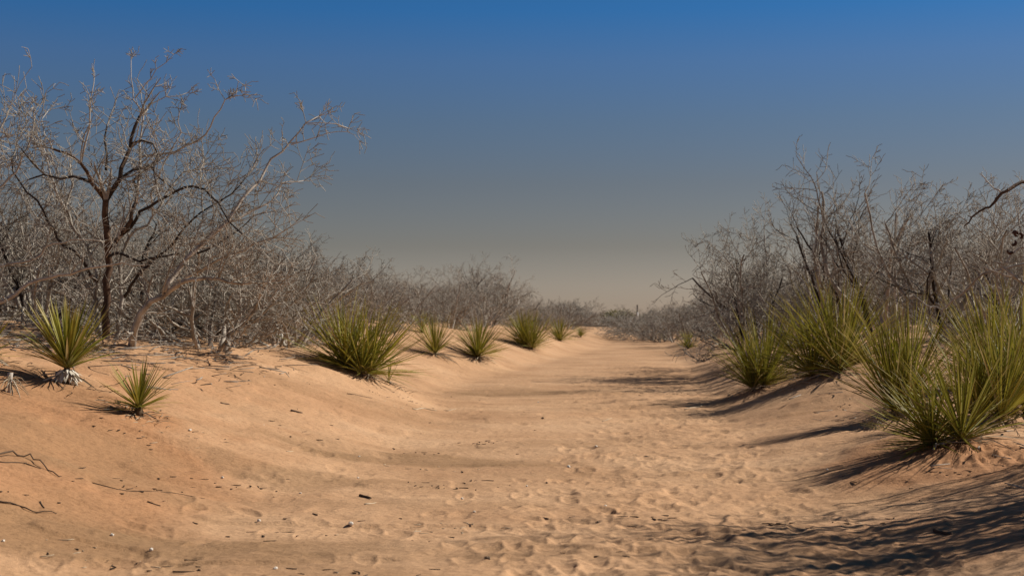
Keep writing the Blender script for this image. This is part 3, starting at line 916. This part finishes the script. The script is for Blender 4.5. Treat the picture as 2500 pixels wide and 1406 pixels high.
# middle distance, left of the track
B(4, 905, 790, 150, "dark forked bush behind the two left yuccas", rz=0.5, depth=50)
B(2, 1120, 795, 175, "tall brushy mesquite in the middle distance left of the track", wide=1.1, depth=58)
B(0, 1195, 796, 165, "brushy mesquite at the right of the mid-distance clump", wide=1.2, depth=62)
B(4, 1255, 800, 100, "low bush leaning toward the track beyond the third yucca", rz=0.1, depth=64, wide=1.3)
# right thicket
B(1, 1985, 815, 340, "open spreading mesquite first on the right of the track", depth=32, wide=.95, rz=2.4)
B(0, 1830, 815, 330, "leafless vase-shaped mesquite leaning over the upright right yucca", depth=31, wide=.85, rz=1.2)
B(2, 2030, 815, 395, "slender upright mesquite behind the upright right yucca", depth=29)
B(2, 2150, 820, 460, "tallest mesquite bush on the right bank", depth=27)
B(0, 2300, 830, 445, "full mesquite bush rising behind the long-leaved yucca", depth=24)
B(0, 2460, 840, 410, "dark mesquite bush at the right edge of the thicket", depth=22)
B(4, 1815, 830, 190, "low mesquite with drooping twigs overhanging the track on the right", rz=3.4, depth=36, wide=1.2)
for px, dd, hp, wd, lab in [(1596, 88, 46, 1.7, "dark low bush nearest the track's end on its right side"), (1622, 82, 54, 1.6, "dark rounded bush second from the track's end on its right side"),
                        (1652, 74, 62, 1.5, "dark rounded bush behind the farthest right yucca"), (1690, 66, 72, 1.4, "dark bush behind the small yucca under drooping twigs"), (1612, 92, 60, 1.5, "far twiggy bush behind the low bush where the track ends")]:
    B(3, px, 805, hp, lab, depth=dd, parts=False, wide=wd)

_env = [(-400, 420), (0, 430), (300, 500), (550, 535), (700, 575), (800, 610), (900, 645), (1000, 650), (1100, 628), (1220, 632), (1270, 700), (1340, 712), (1400, 735), (1450, 752), (1500, 768), (1560, 770),
        (1600, 752), (1680, 715), (1750, 640), (1900, 590), (2100, 530), (2300, 500), (2700, 480)]
def fill(n, region, hrange, ks, label, group, parts, wide=(1.0, 1.4), seed=1, mind=0.0, free=False):
    r = random.Random(seed)
    done = []
    tries = 0
    while len(done) < n and tries < n * 60:
        tries += 1
        px = r.uniform(region[0], region[1]); d = r.uniform(region[2] ** .5, region[3] ** .5) ** 2
        x = (px - 1250) / FPX * d
        l = float(np.interp(d, _yy, LEFT_EDGE)); rr = float(np.interp(d, _yy, RIGHT_EDGE))
        if l - 1.9 - .02 * d < x < rr + (2.2 if d < 36 else 1.9): continue
        if 1500 < px < 1590 and d < 112 and not free: continue
        if any((x - a) ** 2 + (d - b) ** 2 < mind ** 2 for a, b in done): continue
        done.append((x, d))
        zb = hz(x, d) - .05
        ev = np.interp(px, [e[0] for e in _env], [e[1] for e in _env])
        if 1600 < px < 1950 and d > 33: ev = max(ev, 705 - (px - 1600) * .25)
        cap = CAM_H + (780 - ev) * d / FPX - zb
        hh = max(0.5, min(r.uniform(*hrange), cap * r.uniform(.8, 1.0)))
        place_bush(r.choice(ks), Vector((x, d, zb)), hh, r.uniform(0, 6.28), label, group, parts, r.uniform(*wide) * min(1.5, max(1.0, 1.7 / hh)))
fill(30, (-300, 820, 18.5, 34), (1.5, 2.6), [1, 3, 4, 0], "bare grey mesquite bush in the dense tangle of the left thicket", "left thicket bushes", False, seed=2, mind=1.0)
fill(32, (300, 1330, 40, 80), (1.6, 2.6), [0, 1, 2, 3, 4], "bare brown bush in the scrub belt left of the track", "scrub left of the track", False, seed=3, mind=1.2)
fill(20, (1700, 2760, 28, 50), (1.8, 3.0), [0, 1, 2, 3], "bare grey mesquite bush in the dense tangle of the right thicket", "right thicket bushes", False, seed=4, mind=1.2)
fill(34, (1560, 2300, 40, 95), (1.7, 2.7), [0, 1, 2, 3], "bare brown bush in the far scrub right of the track", "scrub right of the track", False, seed=5, mind=1.5)
fill(60, (950, 2300, 78, 170), (1.6, 3.0), [0, 1, 2, 3], "small far bush in the scrub closing off the track", "scrub at the end of the track", False, wide=(1.2, 1.8), seed=6, mind=1.8)

fill(16, (1425, 1625, 106, 122), (.7, 1.1), [3, 1], "knee-high far bush on the rise where the track disappears", "low scrub on the far rise", False, wide=(1.6, 2.2), seed=8, mind=.9, free=True)

# bushes past the right edge whose shadows cross the foreground
for (x, y, hgt, k, rz, lab) in [(7.2, 11.8, 2.4, 2, 2.0, "bare bush past the right edge beside the upright right yucca"),
                                (5.7, 10.7, 3.0, 2, .6, "slim bush past the right edge throwing streaky shadows over the bank"), (5.4, 8.7, 2.9, 2, 2.9, "swept bush past the right edge above the lower right corner"),
                                (7.4, 9.6, 3.3, 0, 2.6, "tall bush past the right edge behind the nearest mesquite"),
                                (4.9, 9.0, 3.3, 2, 4.4, "tall slim broom-like bush just past the right edge"),
                                (5.3, 7.9, 2.0, 2, 1.0, "spreading bush past the lower right corner casting thin twig shadows")]:
    place_bush(k, Vector((x, y, hz(x, y) - .04)), hgt, rz, lab, wide=.6 if k == 2 else .7)

# ------------------------------------------------------------------ far things: shed roof, posts, a green shrub
def box(name, c, sz, mat, parent, rot=None):
    x, y, z = sz[0] / 2, sz[1] / 2, sz[2] / 2
    v = [(sx * x, sy * y, sz_ * z) for sx in (-1, 1) for sy in (-1, 1) for sz_ in (-1, 1)]
    f = [(0, 1, 3, 2), (4, 6, 7, 5), (0, 4, 5, 1), (2, 3, 7, 6), (0, 2, 6, 4), (1, 5, 7, 3)]
    o = obj(name, mesh_from(name, v, f, mat, smooth=False), parent, c)
    if rot: o.rotation_euler = rot
    return o
def far_shed():
    d = 130.0
    p = at(1108, 780, d); p.z = hz(p.x, p.y)
    root = empty("shed", p)
    tag(root, "white roofed shed glimpsed through the mid-distance brush", "shed")
    top = at(1108, 712, d).z - p.z
    box("wall", (0, 0, (top - .35) / 2), (3.2, 2.4, top - .35), M["wall"], root)
    for s in (-1, 1):
        box("roof_slope", (s * .83, 0, top - .20), (1.82, 2.9, .06), M["white"], root, (0, s * .20, 0))
    box("door", (.7, -1.215, 1.0), (.9, .05, 2.0), M["white"], root)
    w = box("window", (-.8, -1.21, 1.5), (.9, .05, .7), M["white"], root)
    box("pane", (0, -.03, 0), (.78, .03, .58), M["glass"], w)
far_shed()
def far_post(px, ytop, ybot, d, r, label, mats):
    p = at(px, ybot, d); p.z = hz(p.x, p.y)
    top = at(px, ytop, d).z - p.z
    root = empty("fence_post", p)
    tag(root, label, "post")
    T = Tubes(); T.add([Vector((0, 0, -.3)), Vector((0.01, 0, top * .5)), Vector((0.0, 0, top))], [r, r * .95, r * .85], 8, cap=True)
    obj("shaft", T.mesh("post_shaft", mats[0]), root)
    T = Tubes(); T.add([Vector((0, 0, top * .45)), Vector((0, 0, top * .72))], [r * 1.25, r * 1.25], 8, cap=True)
    obj("marker_band", T.mesh("post_band", mats[1]), root)
far_post(1556, 744, 785, 104, .06, "dark thin post with a pale band at the far end of the track", (M["post"], M["white"]))
far_post(1539, 773, 792, 104.5, .06, "short white marker post at the far end of the track", (M["white"], M["white"]))
def far_shrub():
    d = 128.0
    p = at(1510, 790, d); p.z = hz(p.x, p.y)
    root = empty("leafy_shrub", p)
    tag(root, "yellow green leafy shrub at the far end of the track", "shrub")
    rng = random.Random(9)
    T = Tubes()
    for i in range(7):
        a = rng.uniform(0, 6.28)
        T.add([Vector((0, 0, -.1)), Vector((.5 * math.cos(a), .4 * math.sin(a), .7)), Vector((1.5 * math.cos(a), 1.0 * math.sin(a), 1.2))], [.05, .035, .012], 5)
    obj("trunk", T.mesh("shrub_trunk", M["bark"]), root)
    v, f, jr, jt = [], [], [], []
    top = at(1510, 757, d).z - p.z
    for i in range(3800):
        a = rng.uniform(0, 6.28); rr = rng.random() ** .4; e = math.acos(rng.uniform(0, 1))
        lump = 1 + .3 * math.sin(3 * a + 1) + .18 * math.sin(7 * a)
        c = Vector((2.4 * rr * lump * math.sin(e) * math.cos(a), 1.4 * rr * lump * math.sin(e) * math.sin(a), .15 + (top - .15) * rr * math.cos(e) * (.85 + .2 * lump)))
        n = Vector((rng.gauss(0, 1), rng.gauss(0, 1), rng.gauss(0, 1))).normalized(); u = n.orthogonal().normalized(); w = n.cross(u)
        s = rng.uniform(.03, .07); b = len(v); rv = rng.random()
        for (x, y) in ((-1, -.5), (1, -.5), (1, .5), (-1, .5)):
            q = c + u * (x * s) + w * (y * s); v.append((q.x, q.y, q.z)); jr.append(rv); jt.append(.5)
        f.append((b, b + 1, b + 2, b + 3))
    me = mesh_from("shrub_crown", v, f, M["far_leaf"], smooth=False)
    for nm, arr in (("leafrand", jr), ("leaft", jt)):
        a_ = me.attributes.new(nm, 'FLOAT', 'POINT'); a_.data.foreach_set("value", arr)
    tag(obj("crown", me, root), kind="stuff")
far_shrub()

# ------------------------------------------------------------------ sticks, stones, dead stalks, litter
rngs = random.Random(88)
def stick(pts, r, mat, label, lift=0.0, name="fallen_stick", cat="stick", group=None):
    P3 = [hit(px, py) for px, py in pts]
    c = P3[len(P3) // 2].copy()
    q = []
    for a, b in zip(P3[:-1], P3[1:]):
        for j in range(3):
            p = a.lerp(b, j / 3); p.z = hzd(p.x, p.y) + r * .6 + lift * rngs.random()
            q.append(p - c + Vector((rngs.gauss(0, r * .6), rngs.gauss(0, r), 0)))
    p = P3[-1].copy(); p.z = hzd(p.x, p.y) + r * .6; q.append(p - c)
    rad = [r * (1 - .55 * i / (len(q) - 1)) * rngs.uniform(.85, 1.15) for i in range(len(q))]
    T = Tubes(); T.add(q, rad, 6, cap=True)
    o = obj(name, T.mesh(name, M[mat]), None, c)
    tag(o, label, cat, group)
    return o
stick([(-20, 1118), (30, 1118), (70, 1126), (105, 1150), (145, 1172)], .007, "litter", "dark curved stick arching down the left slope", .03)
stick([(-10, 1127), (60, 1136), (100, 1152)], .005, "litter", "short dark twig tucked under the curved stick at left")
stick([(-20, 1226), (50, 1240), (90, 1250), (138, 1255)], .006, "litter", "long dark stick at the left edge of the foreground", .01)
stick([(225, 1182), (290, 1200), (330, 1204), (420, 1209), (500, 1218)], .004, "litter", "longest thin dark twig on the left foreground sand")
stick([(360, 1230), (392, 1238)], .006, "litter", "stubby dark twig below the longest thin twig")
stick([(98, 1228), (108, 1242)], .006, "litter", "very short dark twig above the long stick at left")
stick([(1008, 998), (1035, 998), (1066, 1004)], .010, "litter_pale", "bleached white stick on the sand left of the track centre")
stick([(1092, 1004), (1114, 1000)], .006, "litter_pale", "short pale twig just right of the bleached white stick")
stick([(884, 1210), (906, 1215)], .012, "litter", "thick dark wood chip in the middle foreground")
stick([(893, 1232), (918, 1225)], .006, "litter_pale", "pale twig just below the thick dark wood chip")
stick([(1008, 1299), (1028, 1295)], .004, "litter_pale", "short pale straw lying at the lower centre")
stick([(700, 1102), (716, 1100)], .005, "litter_pale", "pale straw on the sand left of the grey crust")
stick([(1004, 1320), (1050, 1325)], .004, "litter", "thin dark twig with a knob at the lower centre")
stick([(848, 962), (908, 970)], .006, "litter", "thin brown twig on the bank below the big left clump")
stick([(712, 1008), (738, 1012)], .013, "litter", "dark crumbled wood piece on the left bank")
stick([(540, 988), (560, 990)], .010, "litter", "small dark chip on the left bank right of the small yucca")
stick([(1672, 1002), (1700, 993), (1722, 988)], .010, "litter_pale", "bleached stick beside the upright right yucca's shadow")
stick([(1470, 1028), (1494, 1024)], .006, "litter_pale", "thin pale straw on the track right of centre")
stick([(2282, 1298), (2322, 1302)], .014, "litter", "thick dark stub lying in the twig shadows at lower right")
stick([(2465, 985), (2472, 1030), (2490, 1072)], .005, "bark_red", "thin upright brown stem on the right bank edge", .0)
stick([(650, 848), (690, 842), (725, 838)], .012, "bark_pale", "grey stick on the sand in front of the left thicket", .03)
stick([(350, 800), (430, 806), (510, 816)], .016, "bark", "long grey fallen branch along the foot of the left thicket", .05)
stick([(2300, 1105), (2335, 1075), (2380, 1050)], .014, "bark_pale", "bleached root below the nearest right yucca", .04)
stick([(2278, 1118), (2310, 1090), (2345, 1072)], .010, "bark_pale", "pale forked dead stem at the foot of the nearest right yucca", .04)

def stone(px, py, r, label, mat="stone", group=None, seed=0):
    rg = random.Random(seed * 7 + 3)
    p = hit(px, py)
    import bmesh
    bm = bmesh.new()
    bmesh.ops.create_icosphere(bm, subdivisions=2, radius=1.0)
    sx, sy, sz = rg.uniform(.9, 1.3), rg.uniform(.7, 1.0), rg.uniform(.55, .8)
    o_ = Vector((rg.uniform(-9, 9), rg.uniform(-9, 9), 0))
    for v in bm.verts:
        k = 1 + .35 * mnoise.noise(v.co * 1.3 + o_)
        v.co = Vector((v.co.x * sx * k * r, v.co.y * sy * k * r, v.co.z * sz * k * r))
    me = bpy.data.meshes.new("pebble"); bm.to_mesh(me); bm.free()
    me.materials.append(M[mat])
    o = obj("pebble", me, None, (p.x, p.y, hzd(p.x, p.y) + r * .45))
    o.rotation_euler = (0, 0, rg.uniform(0, 6))
    tag(o, label, "pebble", group)
stone(1388, 1143, .020, "largest white pebble, on the track right of centre", seed=1)
stone(857, 1283, .017, "white pebble in the lower left foreground", seed=2)
stone(464, 1055, .014, "white pebble below the small spiky yucca", seed=3)
stone(369, 1350, .014, "tan pebble near the lower left corner", seed=4)
stone(543, 1172, .013, "white pebble right of the longest thin twig", seed=5)
stone(1455, 1094, .016, "white stone chip above the largest pebble", seed=6)
stone(1190, 1364, .016, "dark brown pebble near the bottom centre", "stone_brown", seed=7)
stone(1325, 1024, .020, "dark clod on the track above centre", "stone_brown", seed=8)
stone(1335, 1180, .013, "small dark clod below the largest white pebble", "stone_brown", seed=9)
small = [(877, 1121, "tiny white pebble on the grey crust left of centre"), (874, 1170, "tiny white pebble at the lower edge of the grey crust"), (645, 924, "tiny white pebble on the bank left of the big left clump"),
         (632, 1276, "tiny white pebble between the longest thin twig and the lower left pebble"), (1128, 1214, "tiny pale pebble right of the thick dark wood chip"), (1158, 1251, "flat pale pebble chip at the lower centre"),
         (1314, 981, "tiny white pebble on the track above the dark clod"), (1155, 950, "tiny pale pebble on the far lip of the left bank"), (644, 1037, "tiny white pebble below the dark crumbled wood"),
         (274, 1316, "tiny white pebble above the tan pebble at lower left"), (8, 1330, "tiny white pebble at the left edge near the bottom"), (733, 1207, "tiny pale pebble left of the thick dark wood chip"),
         (1286, 1187, "tiny pale pebble beside the small dark clod"), (2020, 1155, "tiny white pebble in the nearest right yucca's shadow"), (1478, 1236, "tiny white pebble among the footprints right of centre"), (673, 1389, "tiny white pebble at the bottom left of centre")]
for i, (px, py, lab) in enumerate(small):
    stone(px, py, .009 + .004 * rngs.random(), lab, group="tiny white pebbles", seed=20 + i)

def dead_stalk(px, py, hp, label, seed, lean):
    rg = random.Random(seed)
    p = hit(px, py); h = hp * p.y / FPX
    root = empty("dead_stalk", p)
    tag(root, label, "dead plant")
    T = Tubes(); T.add([Vector((0, 0, -.05)), Vector((lean * h * .2, 0, h * .5)), Vector((lean * h * .3, 0, h))], [.014, .016, .024], 7, cap=True)
    obj("stalk", T.mesh("stalk", M["bark_pale"]), root)
    hd = Vector((lean * h * .3, 0, h))
    for i in range(26):
        a = rg.uniform(0, 6.28); L = rg.uniform(.06, .22)
        d = Vector((math.cos(a), math.sin(a), rg.uniform(-.9, .7))).normalized()
        hd = Vector((lean * h * .3, 0, h)) * rg.uniform(.35, 1.0)
        q = [hd + d * (L * t) + Vector((0, 0, -.9 * L * t * t)) for t in (0, .3, .6, 1)]
        T = Tubes(); T.add(q, [.005, .005, .004, .0015], 4)
        obj("dead_leaf", T.mesh("stalk_leaf", M["dead"]), root)
dead_stalk(22, 962, 52, "broken pale dead yucca stump below the fan-shaped yucca", 1, .2)
dead_stalk(2140, 1045, 30, "small dead grey stump casting a shadow on the right bank", 2, -.5)
dead_stalk(52, 800, 50, "withered grey yucca behind the fan-shaped yucca", 3, .2)

def litter(name, n, sampler, label, mat, rr=(.0025, .006), LL=(.02, .09), seed=1, lift=.0):
    rg = random.Random(seed)
    T = Tubes()
    pts = sampler(rg, n)
    pa = np.array(pts)
    zs = H(pa[:, 0], pa[:, 1]) + relief(pa[:, 0], pa[:, 1])
    for (x, y), z in zip(pts, zs):
        L = rg.uniform(*LL) * (0.4 + rg.random()); a = rg.uniform(0, 3.14); r = rg.uniform(*rr)
        dz = rg.gauss(0, lift * 2) if lift else 0
        zz = z + r * .7 + (abs(rg.gauss(0, lift)) if lift else 0)
        d = Vector((math.cos(a), math.sin(a), dz)) * (L / 2)
        c = Vector((x, y, zz)); k = Vector((rg.gauss(0, L * .1), rg.gauss(0, L * .1), 0))
        T.add([c - d, c + k, c + d], [r, r * .9, r * .5], 4, cap=True)
    o = obj(name, T.mesh(name, M[mat]))
    tag(o, label, "litter", kind="stuff")
def s_open(rg, n):
    out = []
    while len(out) < n:
        d = 6.6 + 20 * rg.random() ** 1.5
        x = rg.uniform(-.40, .40) * d
        if rg.random() > (.35 if x > -0.5 else 1.0): continue
        for k in range(1 if rg.random() < .55 else rg.randrange(4, 14)):
            out.append((x + rg.gauss(0, .22), d + rg.gauss(0, .12)))
    return out
def s_left(rg, n):
    out = []
    while len(out) < n:
        d = rg.uniform(13.5, 26); l = float(np.interp(d, _yy, LEFT_EDGE))
        x = l - rg.uniform(2.2, 8)
        if rg.random() < (l - x - 1.8) / 3.0: out.append((x, d))
    return out
def s_right(rg, n):
    out = []
    while len(out) < n:
        d = rg.uniform(8.5, 26); r_ = float(np.interp(d, _yy, RIGHT_EDGE))
        x = r_ + rg.uniform(1.0, 7)
        if rg.random() < (x - r_ - .6) / 2.5: out.append((x, d))
    return out
litter("plant_litter", 520, s_open, "tiny dark bits of dry plant litter strewn over the sand", "litter", seed=1)
litter("straw_litter", 170, s_open, "tiny pale straw bits strewn over the sand", "litter_pale", rr=(.002, .004), seed=2)
litter("brush_litter", 2600, s_left, "fallen grey twigs heaped under the left thicket", "twig", rr=(.003, .010), LL=(.12, .55), seed=3, lift=.05)
litter("bank_litter", 1500, s_right, "fallen grey twigs and dead leaves under the right thicket", "twig", rr=(.003, .008), LL=(.10, .40), seed=4, lift=.04)
